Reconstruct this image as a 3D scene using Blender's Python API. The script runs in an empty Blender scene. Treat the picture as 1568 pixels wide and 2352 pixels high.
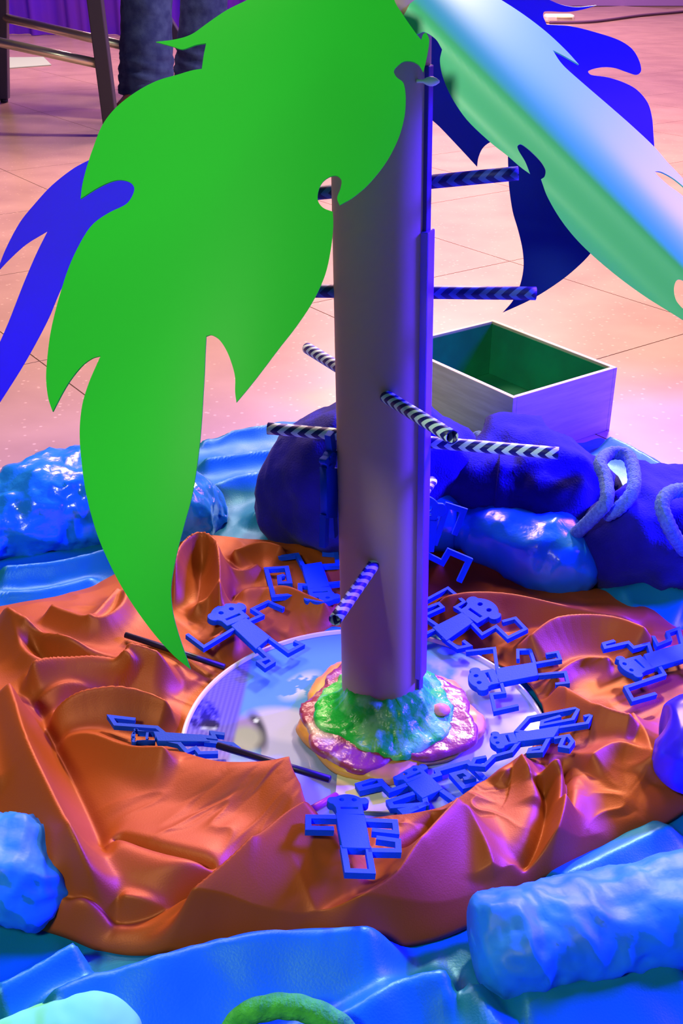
import bpy, bmesh, math, random
import numpy as np
from mathutils import Vector, Matrix, noise, geometry

random.seed(7)
SC = bpy.context.scene
COL = SC.collection

# ------------------------------------------------------------------ camera, world, lights
H = 0.55                      # lens height above the floor (m)
F = 2502.0                    # focal length in pixels of the 1568x2352 frame
PITCH = math.radians(28.2)
cam_d = bpy.data.cameras.new('camera')
cam = bpy.data.objects.new('camera', cam_d)
COL.objects.link(cam)
cam_d.sensor_fit = 'VERTICAL'
cam_d.sensor_height = 24.0
cam_d.lens = 24.0 * F / 2352.0
cam_d.clip_start = 0.02
cam_d.clip_end = 60
cam.location = (0, 0, H)
cam.rotation_euler = (math.pi / 2 - PITCH, 0, 0)
SC.camera = cam

world = bpy.data.worlds.new('world')
SC.world = world
world.use_nodes = True
bg = world.node_tree.nodes['Background']
bg.inputs[0].default_value = (0.14, 0.08, 0.75, 1)
bg.inputs[1].default_value = 0.08

SC.view_settings.view_transform = 'Standard'
SC.view_settings.look = 'None'
SC.view_settings.exposure = 0.0
SC.view_settings.gamma = 1.0
SC.view_settings.use_curve_mapping = False


def lamp(name, loc, target, power, color, size, kind='AREA', size_y=None, spread=None):
    d = bpy.data.lights.new(name, kind)
    d.energy = power
    d.color = color
    if kind == 'AREA':
        d.shape = 'RECTANGLE'
        d.size = size
        d.size_y = size_y or size
        if spread:
            d.spread = spread
    else:
        d.shadow_soft_size = size
    o = bpy.data.objects.new(name, d)
    COL.objects.link(o)
    o.location = loc
    o.rotation_euler = (Vector(target) - Vector(loc)).to_track_quat('-Z', 'Y').to_euler()
    return o


lamp('key_light', (0.95, 3.3, 2.0), (0.0, 0.8, 0.0), 150, (1.0, 0.76, 0.46), 0.32)
lamp('front_light', (-0.62, -0.42, 1.35), (-0.05, 0.75, 0.15), 17, (0.95, 1.0, 0.70), 0.2)
lamp('floor_fill_light', (-1.2, 4.0, 3.6), (-0.8, 4.0, 0), 260, (1.0, 0.58, 0.50), 1.5)  # added fill with no visible source, keeps the floor from falling off
lamp('far_floor_fill_light', (0.6, 7.2, 3.4), (0.4, 6.6, 0), 420, (1.0, 0.56, 0.60), 1.5)  # second added fill, brightens the floor towards the back wall
lamp('blue_light', (1.25, 1.05, 0.75), (0.45, 0.70, 0.0), 52, (0.04, 0.010, 1.0), 0.3, spread=math.radians(72))
lamp('violet_light', (2.8, 3.4, 1.8), (0.6, 2.4, 0), 75, (0.60, 0.16, 1.0), 0.8)

# ------------------------------------------------------------------ pixel -> world helpers
CP, SP = math.cos(PITCH), math.sin(PITCH)


def ray(px, py):
    a = (px - 784.0) / F
    b = -(py - 1176.0) / F
    return Vector((a, b * SP + CP, b * CP - SP))


def G(px, py, z=0.0):
    d = ray(px, py)
    t = (z - H) / d.z
    return Vector((d.x * t, d.y * t, z))


def D(px, py, y):
    d = ray(px, py)
    t = y / d.y
    return Vector((d.x * t, y, H + d.z * t))


def plane_hit(px, py, p0, n):
    d = ray(px, py)
    c = Vector((0, 0, H))
    t = (p0 - c).dot(n) / d.dot(n)
    return c + d * t


def project(p):
    x, y, z = p[0], p[1], p[2] - H
    depth = y * CP - z * SP
    up = y * SP + z * CP
    return 784 + F * x / depth, 1176 - F * up / depth


# ------------------------------------------------------------------ materials
def mat(name, col, rough=0.5, spec=0.5, metal=0.0, var=None, vscale=8.0, bump=0.0, bscale=60.0,
        sheen=0.0, coat=0.0, trans=0.0, detail=4.0, vpos=(0.35, 0.65), stretch=None, sss=0.0):
    m = bpy.data.materials.new(name)
    m.use_nodes = True
    nt = m.node_tree
    b = nt.nodes['Principled BSDF']
    b.inputs['Base Color'].default_value = (*col, 1)
    b.inputs['Roughness'].default_value = rough
    b.inputs['Specular IOR Level'].default_value = spec
    b.inputs['Metallic'].default_value = metal
    b.inputs['Coat Weight'].default_value = coat
    b.inputs['Sheen Weight'].default_value = sheen
    b.inputs['Transmission Weight'].default_value = trans
    tc = nt.nodes.new('ShaderNodeTexCoord')
    mp = nt.nodes.new('ShaderNodeMapping')
    if stretch:
        mp.inputs['Scale'].default_value = stretch
    nt.links.new(tc.outputs['Object'], mp.inputs['Vector'])
    if var:
        n = nt.nodes.new('ShaderNodeTexNoise')
        n.inputs['Scale'].default_value = vscale
        n.inputs['Detail'].default_value = detail
        r = nt.nodes.new('ShaderNodeValToRGB')
        r.color_ramp.elements[0].position = vpos[0]
        r.color_ramp.elements[1].position = vpos[1]
        r.color_ramp.elements[0].color = (*var, 1)
        r.color_ramp.elements[1].color = (*col, 1)
        nt.links.new(mp.outputs[0], n.inputs['Vector'])
        nt.links.new(n.outputs['Fac'], r.inputs[0])
        nt.links.new(r.outputs[0], b.inputs['Base Color'])
    if bump:
        n2 = nt.nodes.new('ShaderNodeTexNoise')
        n2.inputs['Scale'].default_value = bscale
        n2.inputs['Detail'].default_value = 3
        bp = nt.nodes.new('ShaderNodeBump')
        bp.inputs['Strength'].default_value = bump
        bp.inputs['Distance'].default_value = 0.002
        nt.links.new(mp.outputs[0], n2.inputs['Vector'])
        nt.links.new(n2.outputs['Fac'], bp.inputs['Height'])
        nt.links.new(bp.outputs[0], b.inputs['Normal'])
    return m


def leafy(m, amount):
    nt = m.node_tree
    b = nt.nodes['Principled BSDF']
    t = nt.nodes.new('ShaderNodeBsdfTranslucent')
    t.inputs[0].default_value = b.inputs['Base Color'].default_value
    mx = nt.nodes.new('ShaderNodeMixShader')
    mx.inputs[0].default_value = amount
    nt.links.new(b.outputs[0], mx.inputs[1])
    nt.links.new(t.outputs[0], mx.inputs[2])
    nt.links.new(mx.outputs[0], nt.nodes['Material Output'].inputs[0])
    return m


M_leaf = leafy(mat('green_card', (0.03, 0.72, 0.05), 0.5, 0.25), 0.32)
M_leaf_pale = mat('glossy_green_card', (0.11, 0.66, 0.38), 0.38, 0.3)
M_leaf_bluelit = leafy(mat('bluelit_card', (0.10, 0.06, 1.0), 0.5, 0.25), 0.5)  # blue light on the left leaf is put into the card colour
M_leaf_shade = mat('navy_shade_card', (0.004, 0.025, 0.17), 0.55, 0.2)  # navy stands for blue-tinted shade on the leaf's underside
M_trunk = mat('cardboard', (0.50, 0.36, 0.23), 0.6, 0.2, var=(0.45, 0.31, 0.20), vscale=3, bump=0.05, bscale=200)
M_stripd = mat('shadowed_edge_strip', (0.05, 0.02, 0.28), 0.45, 0.3)  # upper strip: leaf shadow painted in as dark navy
M_strip = mat('bluelit_edge_strip', (0.20, 0.09, 0.90), 0.45, 0.4)  # lower strip: blue light painted into the colour as violet
M_orange = mat('orange_satin', (0.31, 0.066, 0.010), 0.50, 0.2, metal=0.2, bump=0.08, bscale=900)
M_blue = mat('blue_satin', (0.003, 0.165, 0.34), 0.40, 0.25, metal=0.2, bump=0.08, bscale=700)
M_navy = mat('navy_fleece', (0.006, 0.006, 0.16), 0.9, 0.1, var=(0.01, 0.008, 0.24), vscale=30, bump=0.35, bscale=500, sheen=0.06)
M_cord = mat('pale_blue_cord', (0.10, 0.22, 0.55), 0.8, 0.2, var=(0.06, 0.12, 0.42), vscale=350, bump=0.6, bscale=600)
M_bag = mat('blue_plastic_film', (0.008, 0.19, 0.85), 0.22, 0.5, bump=0.3, bscale=120)
M_bagpaper = mat('matt_blue_plastic_film', (0.010, 0.22, 0.85), 0.5, 0.3, var=(0.006, 0.15, 0.80), vscale=25, bump=0.25, bscale=90)
M_ball = mat('glossy_ultramarine_film', (0.03, 0.015, 0.75), 0.25, 0.5)
M_monkey = mat('blue_printed_plastic', (0.003, 0.055, 0.62), 0.6, 0.12, bump=0.12, bscale=900)
M_black = mat('black_plastic', (0.006, 0.006, 0.03), 0.4, 0.4)
M_wood = mat('pale_plywood', (0.60, 0.52, 0.37), 0.6, 0.3, var=(0.50, 0.42, 0.28), vscale=30, stretch=(0.6, 0.6, 6))
M_greenin = mat('green_paint', (0.006, 0.26, 0.10), 0.6, 0.3, var=(0.008, 0.20, 0.08), vscale=25)
M_metal = mat('brushed_steel', (0.62, 0.60, 0.52), 0.3, 0.5, metal=0.8)
M_leg = mat('dark_painted_steel', (0.03, 0.025, 0.07), 0.4, 0.5)
M_jean = mat('blue_denim', (0.02, 0.035, 0.15), 0.9, 0.1, var=(0.04, 0.07, 0.22), vscale=30, bump=0.3, bscale=400)
M_shoe = mat('dark_leather', (0.05, 0.02, 0.02), 0.5, 0.3)
M_white = mat('white_plastic', (0.85, 0.8, 0.72), 0.45, 0.4)
M_cable = mat('dark_cable', (0.12, 0.06, 0.16), 0.6, 0.2)
M_rope = mat('green_rope', (0.06, 0.48, 0.06), 0.85, 0.1, var=(0.03, 0.32, 0.05), vscale=120, bump=0.6, bscale=400)
M_mint = mat('mint_fabric', (0.14, 0.72, 0.36), 0.7, 0.2)
M_curtain = mat('violet_curtain', (0.10, 0.02, 0.75), 0.8, 0.1, var=(0.14, 0.03, 0.55), vscale=3)
M_wall = mat('wall_paint', (0.28, 0.16, 0.55), 0.8, 0.2)
M_grout = mat('tile_joint', (0.20, 0.13, 0.13), 0.8, 0.2)
M_dough = mat('yellow_dough', (0.62, 0.34, 0.03), 0.4, 0.5, var=(0.50, 0.16, 0.05), vscale=18, bump=0.2, bscale=80)
M_sauce = mat('maroon_glaze', (0.24, 0.04, 0.08), 0.25, 0.4, var=(0.50, 0.42, 0.38), vscale=40, bump=0.6, bscale=110, vpos=(.30, .46))
M_grass = mat('green_glaze', (0.015, 0.46, 0.05), 0.3, 0.35, var=(0.20, 0.66, 0.24), vscale=55, bump=0.9, bscale=130, vpos=(.36, .54))
M_pink = mat('pink_bead', (0.60, 0.22, 0.20), 0.5, 0.4)
M_card = mat('cream_card', (0.62, 0.60, 0.36), 0.6, 0.3)
M_paper = mat('pale_green_paper', (0.35, 0.50, 0.42), 0.5, 0.3)


def tile_material():
    m = mat('vinyl_tile', (0.70, 0.47, 0.40), 0.28, 0.45)
    nt = m.node_tree
    b = nt.nodes['Principled BSDF']
    tc = nt.nodes.new('ShaderNodeNewGeometry')
    big = nt.nodes.new('ShaderNodeTexNoise'); big.inputs['Scale'].default_value = 7; big.inputs['Detail'].default_value = 6
    r1 = nt.nodes.new('ShaderNodeValToRGB')
    r1.color_ramp.elements[0].position = .3; r1.color_ramp.elements[0].color = (0.30, 0.185, 0.165, 1)
    r1.color_ramp.elements[1].position = .7; r1.color_ramp.elements[1].color = (0.40, 0.26, 0.225, 1)
    sp = nt.nodes.new('ShaderNodeTexVoronoi'); sp.inputs['Scale'].default_value = 70
    r2 = nt.nodes.new('ShaderNodeValToRGB')
    r2.color_ramp.elements[0].position = .10; r2.color_ramp.elements[0].color = (1, 1, 1, 1)
    r2.color_ramp.elements[1].position = .18; r2.color_ramp.elements[1].color = (0, 0, 0, 1)
    mx = nt.nodes.new('ShaderNodeMixRGB'); mx.inputs[2].default_value = (0.95, 0.72, 0.62, 1)
    mu = nt.nodes.new('ShaderNodeMath'); mu.operation = 'MULTIPLY'; mu.inputs[1].default_value = 0.28
    for n in (big, sp):
        nt.links.new(tc.outputs['Position'], n.inputs['Vector'])
    nt.links.new(big.outputs['Fac'], r1.inputs[0])
    nt.links.new(sp.outputs['Distance'], r2.inputs[0])
    nt.links.new(r2.outputs[0], mu.inputs[0])
    nt.links.new(mu.outputs[0], mx.inputs[0])
    nt.links.new(r1.outputs[0], mx.inputs[1])
    nt.links.new(mx.outputs[0], b.inputs['Base Color'])
    return m


def straw_material(name, dark, light, rep):
    """chevron print: u runs round the straw, v along it"""
    m = mat(name, light, 0.45, 0.4)
    nt = m.node_tree
    b = nt.nodes['Principled BSDF']
    uv = nt.nodes.new('ShaderNodeUVMap')
    sep = nt.nodes.new('ShaderNodeSeparateXYZ')
    nt.links.new(uv.outputs[0], sep.inputs[0])

    def math_(op, a, c=None):
        n = nt.nodes.new('ShaderNodeMath'); n.operation = op
        for i, v in enumerate((a, c)):
            if v is None:
                continue
            if isinstance(v, (int, float)):
                n.inputs[i].default_value = v
            else:
                nt.links.new(v, n.inputs[i])
        return n.outputs[0]
    tri = math_('PINGPONG', math_('MULTIPLY', sep.outputs['X'], 4.0), 1.0)
    ph = math_('FRACT', math_('ADD', math_('MULTIPLY', sep.outputs['Y'], rep), math_('MULTIPLY', tri, 0.75)))
    st = math_('GREATER_THAN', ph, 0.52)
    mx = nt.nodes.new('ShaderNodeMixRGB')
    mx.inputs[1].default_value = (*dark, 1)
    mx.inputs[2].default_value = (*light, 1)
    nt.links.new(st, mx.inputs[0])
    nt.links.new(mx.outputs[0], b.inputs['Base Color'])
    return m


M_tile = tile_material()
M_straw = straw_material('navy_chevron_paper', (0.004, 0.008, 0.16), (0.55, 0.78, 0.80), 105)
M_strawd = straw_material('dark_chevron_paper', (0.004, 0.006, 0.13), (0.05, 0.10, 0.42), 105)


# ------------------------------------------------------------------ object helpers
def tag(o, label=None, cat=None, group=None, kind=None):
    if label: o['label'] = label
    if cat: o['category'] = cat
    if group: o['group'] = group
    if kind: o['kind'] = kind
    return o


def mesh_obj(name, verts, faces, m, parent=None, smooth=True, mats=None):
    me = bpy.data.meshes.new(name)
    me.from_pydata([tuple(v) for v in verts], [], [tuple(f) for f in faces])
    for mm in (mats or [m]):
        me.materials.append(mm)
    if smooth:
        me.polygons.foreach_set('use_smooth', [True] * len(me.polygons))
    if me.validate():
        print('INVALID', name)
    me.update()
    o = bpy.data.objects.new(name, me)
    COL.objects.link(o)
    if parent:
        attach(o, parent)
    return o


def attach(o, parent):
    o.parent = parent
    o.matrix_parent_inverse = Matrix.Translation(parent.location).inverted() if parent.parent is None else Matrix.Identity(4)
    return o


def bm_obj(name, bm, m, parent=None, smooth=False):
    me = bpy.data.meshes.new(name)
    bm.normal_update()
    bm.to_mesh(me)
    bm.free()
    me.materials.append(m)
    if smooth:
        me.polygons.foreach_set('use_smooth', [True] * len(me.polygons))
    o = bpy.data.objects.new(name, me)
    COL.objects.link(o)
    if parent:
        attach(o, parent)
    return o


def empty(name, loc, label, cat, group=None):
    o = bpy.data.objects.new(name, None)
    o.empty_display_size = 0.02
    o.location = loc
    COL.objects.link(o)
    return tag(o, label, cat, group)


def add_bevel(o, w, seg=2):
    md = o.modifiers.new('bevel', 'BEVEL')
    md.width = w; md.segments = seg; md.limit_method = 'ANGLE'
    return o


def smooth_path(pts, n=8, closed=False):
    """Catmull-Rom; a point with a 4th/3rd truthy flag stays a sharp corner"""
    P = [Vector(p[:3]) if len(p) >= 3 else Vector((p[0], p[1], 0)) for p in pts]
    out = []
    N = len(P)
    rng = range(N if closed else N - 1)
    for i in rng:
        p1, p2 = P[i], P[(i + 1) % N]
        p0 = P[i - 1] if (closed or i > 0) else p1 * 2 - p2
        p3 = P[(i + 2) % N] if (closed or i + 2 < N) else p2 * 2 - p1
        for k in range(n):
            t = k / n
            out.append(0.5 * ((2 * p1) + (p2 - p0) * t + (2 * p0 - 5 * p1 + 4 * p2 - p3) * t * t + (3 * p1 - p0 - 3 * p2 + p3) * t ** 3))
    if not closed:
        out.append(P[-1].copy())
    return out


def tube_mesh(path, radius, seg=12, uv=False, cap=True, twist=0.0, lump=None):
    """verts, faces of a tube along path (list of Vectors); radius: float or list"""
    n = len(path)
    V, Fc = [], []
    up = Vector((0, 0, 1))
    t0 = (path[1] - path[0]).normalized()
    if abs(t0.dot(up)) > 0.95:
        up = Vector((1, 0, 0))
    nrm = (up - t0 * up.dot(t0)).normalized()
    for i in range(n):
        t = (path[min(i + 1, n - 1)] - path[max(i - 1, 0)]).normalized()
        nrm = (nrm - t * nrm.dot(t)).normalized()
        bn = t.cross(nrm)
        r = radius[i] if hasattr(radius, '__len__') else radius
        for k in range(seg):
            a = 2 * math.pi * k / seg + twist * i
            rr = r * (lump(i, k) if lump else 1)
            V.append(path[i] + nrm * math.cos(a) * rr + bn * math.sin(a) * rr)
    for i in range(n - 1):
        for k in range(seg):
            a, b = i * seg + k, i * seg + (k + 1) % seg
            Fc.append((a, b, b + seg, a + seg))
    if cap:
        Fc.append(tuple(range(seg - 1, -1, -1)))
        Fc.append(tuple(range((n - 1) * seg, n * seg)))
    return V, Fc


def tube(name, path, radius, m, parent=None, seg=12, cap=True, twist=0.0, lump=None):
    V, Fc = tube_mesh(path, radius, seg, cap=cap, twist=twist, lump=lump)
    return mesh_obj(name, V, Fc, m, parent)


def frame_box(bm, o, ax, ay, az):
    """box from corner o spanned by three vectors"""
    vs = [bm.verts.new(o + ax * i + ay * j + az * k) for i in (0, 1) for j in (0, 1) for k in (0, 1)]
    for f in ((0, 1, 3, 2), (4, 6, 7, 5), (0, 4, 5, 1), (2, 3, 7, 6), (0, 2, 6, 4), (1, 5, 7, 3)):
        bm.faces.new([vs[i] for i in f])
    bmesh.ops.recalc_face_normals(bm, faces=bm.faces)


def box_part(name, lo, hi, m, parent=None, bevel=0.0):
    bm = bmesh.new()
    lo, hi = Vector(lo), Vector(hi)
    d = hi - lo
    frame_box(bm, lo, Vector((d.x, 0, 0)), Vector((0, d.y, 0)), Vector((0, 0, d.z)))
    o = bm_obj(name, bm, m, parent)
    if bevel:
        add_bevel(o, bevel)
    return o


# ------------------------------------------------------------------ the setting
floor = mesh_obj('floor', [(-7, -1, -0.004), (7, -1, -0.004), (7, 11, -0.004), (-7, 11, -0.004)], [(0, 1, 2, 3)], M_grout)
tag(floor, kind='structure')
wall = box_part('wall_back', (-7, 9.6, 0), (7, 9.8, 3), M_wall)
tag(wall, kind='structure')


def vp_dir(px, py):
    d = ray(px, py); d.z = 0
    return d.normalized()


TA = vp_dir(4771, -166)
TB = Vector((-TA.y, TA.x, 0))
T0 = G(1170, 600)
TS = 0.46
bm = bmesh.new()
g = 0.0010
frame_box(bm, Vector((0, 0, -0.003)) + TA * g + TB * g, TA * (TS - 2 * g), TB * (TS - 2 * g), Vector((0, 0, 0.003)))
tile_me = bpy.data.meshes.new('tile')
bm.to_mesh(tile_me); bm.free()
tile_me.materials.append(M_tile)
cells = []
for i in range(-40, 40):
    for j in range(-40, 40):
        c = T0 + TA * (i * TS) + TB * (j * TS)
        m_ = c + (TA + TB) * (TS / 2)
        if 0.1 < m_.y < 9.4 and abs(m_.x) < 1.5 + 0.55 * m_.y:
            cells.append((m_.y, c))
cells.sort(key=lambda e: e[0] + 6 * max(0, abs((e[1] + (TA + TB) * (TS / 2)).x) - 0.5 - 0.36 * e[0]))
for _, c in cells[:300]:
    o = bpy.data.objects.new('tile', tile_me)
    o.location = c
    COL.objects.link(o)
    o.parent = floor
rest = cells[300:]
if rest:
    bm = bmesh.new()
    for _, c in rest:
        frame_box(bm, c + Vector((0, 0, -0.003)) + TA * g + TB * g, TA * (TS - 2 * g), TB * (TS - 2 * g), Vector((0, 0, 0.003)))
    tag(bm_obj('far_tiles', bm, M_tile, floor), kind='stuff')

# ------------------------------------------------------------------ cloth height field helpers
def fold(px_pts, h, wl, wr, z=0.02):
    pts = [G(p[0], p[1], z) for p in px_pts]
    pts = smooth_path([(p.x, p.y, 0) for p in pts], 5)
    A = np.array([(p.x, p.y) for p in pts])
    return A, h, wl, wr


def fold_height(X, Y, folds):
    Z = np.zeros_like(X)
    for A, h, wl, wr in folds:
        best = np.full_like(X, 1e9)
        side = np.zeros_like(X)
        tt = np.zeros_like(X)
        nseg = len(A) - 1
        R = 4 * max(wl, wr)
        for i in range(nseg):
            ax, ay = A[i]; bx, by = A[i + 1]
            dx, dy = bx - ax, by - ay
            L2 = dx * dx + dy * dy + 1e-12
            t = np.clip(((X - ax) * dx + (Y - ay) * dy) / L2, 0, 1)
            ex, ey = X - (ax + t * dx), Y - (ay + t * dy)
            d2 = ex * ex + ey * ey
            upd = d2 < best
            best = np.where(upd, d2, best)
            side = np.where(upd, dx * (Y - ay) - dy * (X - ax), side)
            tt = np.where(upd, (i + t) / nseg, tt)
        d = np.sqrt(best)
        w = np.where(side > 0, wl, wr)
        fade = np.clip(np.minimum(tt, 1 - tt) * 7 + 0.06, 0, 1)
        fade = fade * fade * (3 - 2 * fade)
        prof = np.exp(-(d / w) ** 1.25)
        Z = Z + (np.maximum(h * prof * fade, 0) * 60) ** 3
    return Z ** (1 / 3) / 60


def noise_field(X, Y, scale, seed, octv=3):
    out = np.empty(X.size)
    xs, ys = X.ravel(), Y.ravel()
    for i in range(X.size):
        out[i] = noise.fractal(Vector((xs[i] * scale, ys[i] * scale, seed)), 0.8, 2.0, octv)
    return out.reshape(X.shape)


def grid_faces(nu, nv, wrap=False):
    Fc = []
    for i in range(nu if wrap else nu - 1):
        a = i * nv
        b = ((i + 1) % nu) * nv
        for j in range(nv - 1):
            Fc.append((a + j, b + j, b + j + 1, a + j + 1))
    return Fc


# ------------------------------------------------------------------ blue ground cloth
far = [(-420, 1230), (-200, 1180), (0, 1140), (90, 1092), (190, 1050), (300, 1040), (440, 1036), (480, 1012), (560, 988), (650, 968), (770, 956),
       (900, 962), (1000, 980), (1150, 1000), (1300, 1012), (1380, 1006), (1440, 1022), (1500, 1060), (1568, 1105), (1700, 1190), (1950, 1260)]
fw = np.array([tuple(G(p[0], p[1], 0.004))[:2] for p in far])
NU, NV = 420, 300
xs = np.linspace(-0.70, 0.70, NU)
yfar = np.interp(xs, fw[:, 0], fw[:, 1]) + 0.004 * np.sin(xs * 60) + 0.003 * np.sin(xs * 143 + 1)
tv = np.linspace(0, 1, NV)
X = np.repeat(xs[:, None], NV, 1)
Y = 0.20 + (yfar[:, None] - 0.20) * tv[None, :]
bf = [
    fold([(-40, 2330), (60, 2275), (140, 2225), (200, 2190)], 0.030, 0.012, 0.022, 0.02),
    fold([(0, 2420), (180, 2320), (330, 2275), (480, 2228), (640, 2206), (800, 2196), (980, 2192)], 0.040, 0.016, 0.05, 0.02),
    fold([(600, 2440), (820, 2352), (930, 2285), (1070, 2262)], 0.030, 0.014, 0.03, 0.02),
    fold([(1060, 2262), (1110, 2320), (1160, 2400)], 0.022, 0.02, 0.03, 0.02),
    fold([(1150, 2330), (1350, 2290), (1568, 2200)], 0.02, 0.03, 0.03, 0.01),
    fold([(1250, 2060), (1400, 1985), (1568, 1900)], 0.016, 0.02, 0.02, 0.01),
    fold([(-40, 1335), (120, 1318), (260, 1288), (420, 1240)], 0.020, 0.02, 0.012, 0.01),
    fold([(-40, 1375), (100, 1368), (240, 1330)], 0.012, 0.012, 0.01, 0.01),
    fold([(440, 1075), (540, 1062), (640, 1050), (700, 1055)], 0.016, 0.012, 0.012, 0.01),
    fold([(460, 1160), (540, 1125), (650, 1105), (700, 1112)], 0.02, 0.02, 0.014, 0.01),
    fold([(560, 1210), (640, 1165), (700, 1185), (760, 1205)], 0.016, 0.014, 0.014, 0.01),
    fold([(440, 1018), (540, 1000), (660, 978)], 0.012, 0.01, 0.012, 0.01),
    fold([(1380, 1020), (1450, 1050), (1568, 1120)], 0.018, 0.02, 0.02, 0.01),
    fold([(1400, 1390), (1500, 1370), (1600, 1400)], 0.02, 0.03, 0.03, 0.01),
]
Z = 0.004 + fold_height(X, Y, bf) + 0.0035 * np.abs(noise_field(X, Y, 9, 1.3)) + 0.0012 * noise_field(X, Y, 30, 4.1, 2)
edge = np.clip((1 - tv) / 0.02, 0, 1)[None, :]
Z = 0.002 + (Z - 0.002) * (0.25 + 0.75 * edge)
V = np.stack([X, Y, np.maximum(Z, 0.0015)], -1).reshape(-1, 3)
blue = mesh_obj('ground_cloth', V, grid_faces(NU, NV), M_blue)
tag(blue, 'wide rumpled blue satin cloth spread on the floor under everything', 'cloth')


# ------------------------------------------------------------------ orange cloth
PC = G(840, 1690, 0.012)
PR = (G(840 + 425, 1690, 0.012) - PC).length


def polar(pts):
    a = []
    for p in pts:
        w = G(p[0], p[1], p[2])
        dx, dy = w.x - PC.x, w.y - PC.y
        a.append((math.atan2(dy, dx), math.hypot(dx, dy), p[2]))
    a.sort()
    a = np.array(a)
    return a


def pinterp(th, a, k):
    ang = np.concatenate([a[:, 0] - 2 * math.pi, a[:, 0], a[:, 0] + 2 * math.pi])
    v = np.concatenate([a[:, k]] * 3)
    return np.interp(th, ang, v)


inner = [(470, 1690, .004), (500, 1590, .004), (620, 1500, .004), (840, 1465, .004), (1050, 1490, .004), (1160, 1535, .006), (1202, 1558, .015),
         (1236, 1604, .018), (1250, 1650, .020), (1205, 1732, .028), (1150, 1770, .03), (1095, 1800, .03), (1010, 1855, .028), (900, 1872, .026), (800, 1880, .026),
         (745, 1890, .026), (712, 1875, .03), (705, 1850, .036), (690, 1800, .040), (664, 1737, .044), (620, 1746, .042), (560, 1750, .040), (500, 1748, .036), (430, 1730, .03), (412, 1712, .014)]
outer = [(-120, 1480, .006), (-60, 1410, .006), (0, 1396, .008), (110, 1374, .008), (210, 1350, .008), (290, 1305, .010), (360, 1262, .012), (420, 1240, .014), (480, 1228, .016), (560, 1238, .012),
         (700, 1248, .010), (775, 1236, .010), (880, 1238, .010), (985, 1254, .010), (1040, 1243, .014), (1110, 1248, .016), (1190, 1275, .014), (1260, 1318, .010),
         (1340, 1344, .010), (1430, 1370, .012), (1500, 1400, .012), (1545, 1440, .010), (1640, 1480, .008), (1690, 1620, .008), (1640, 1800, .008), (1568, 1870, .006), (1450, 1932, .006),
         (1340, 1990, .006), (1230, 2040, .006), (1150, 2085, .006), (1080, 2130, .006), (1000, 2165, .006), (860, 2195, .006), (720, 2201, .006), (500, 2200, .006), (270, 2196, .006),
         (150, 2162, .006), (70, 2132, .006), (10, 2100, .006), (-80, 2060, .006), (-220, 1900, .006), (-220, 1650, .006)]
ai, ao = polar(inner), polar(outer)
NT, NR = 900, 150
th = np.linspace(-math.pi, math.pi, NT, endpoint=False)
ri, zi = pinterp(th, ai, 1), pinterp(th, ai, 2)
ro, zo = pinterp(th, ao, 1), pinterp(th, ao, 2)
ker = np.ones(9) / 9
ro = np.convolve(np.concatenate([ro[-4:], ro, ro[:4]]), ker, 'valid')
zi = np.convolve(np.concatenate([zi[-4:], zi, zi[:4]]), ker, 'valid')
tr = np.linspace(0, 1, NR)
Rr = ri[:, None] + (ro - ri)[:, None] * tr[None, :]
X = PC.x + np.cos(th)[:, None] * Rr
Y = PC.y + np.sin(th)[:, None] * Rr
front = 0.5 - 0.5 * np.sin(th)            # 1 towards the camera, 0 behind
zc = 0.014 + 0.016 * front
up = np.clip(tr / 0.30, 0, 1); up = up * up * (3 - 2 * up)
dn = np.clip((tr - 0.45) / 0.55, 0, 1)
body = np.sqrt(np.clip(1 - dn ** 2.2, 0, 1))
Z = zi[:, None] * (1 - up)[None, :] + zc[:, None] * up[None, :]
Z = zo[:, None] + (Z - zo[:, None]) * body[None, :]
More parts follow.
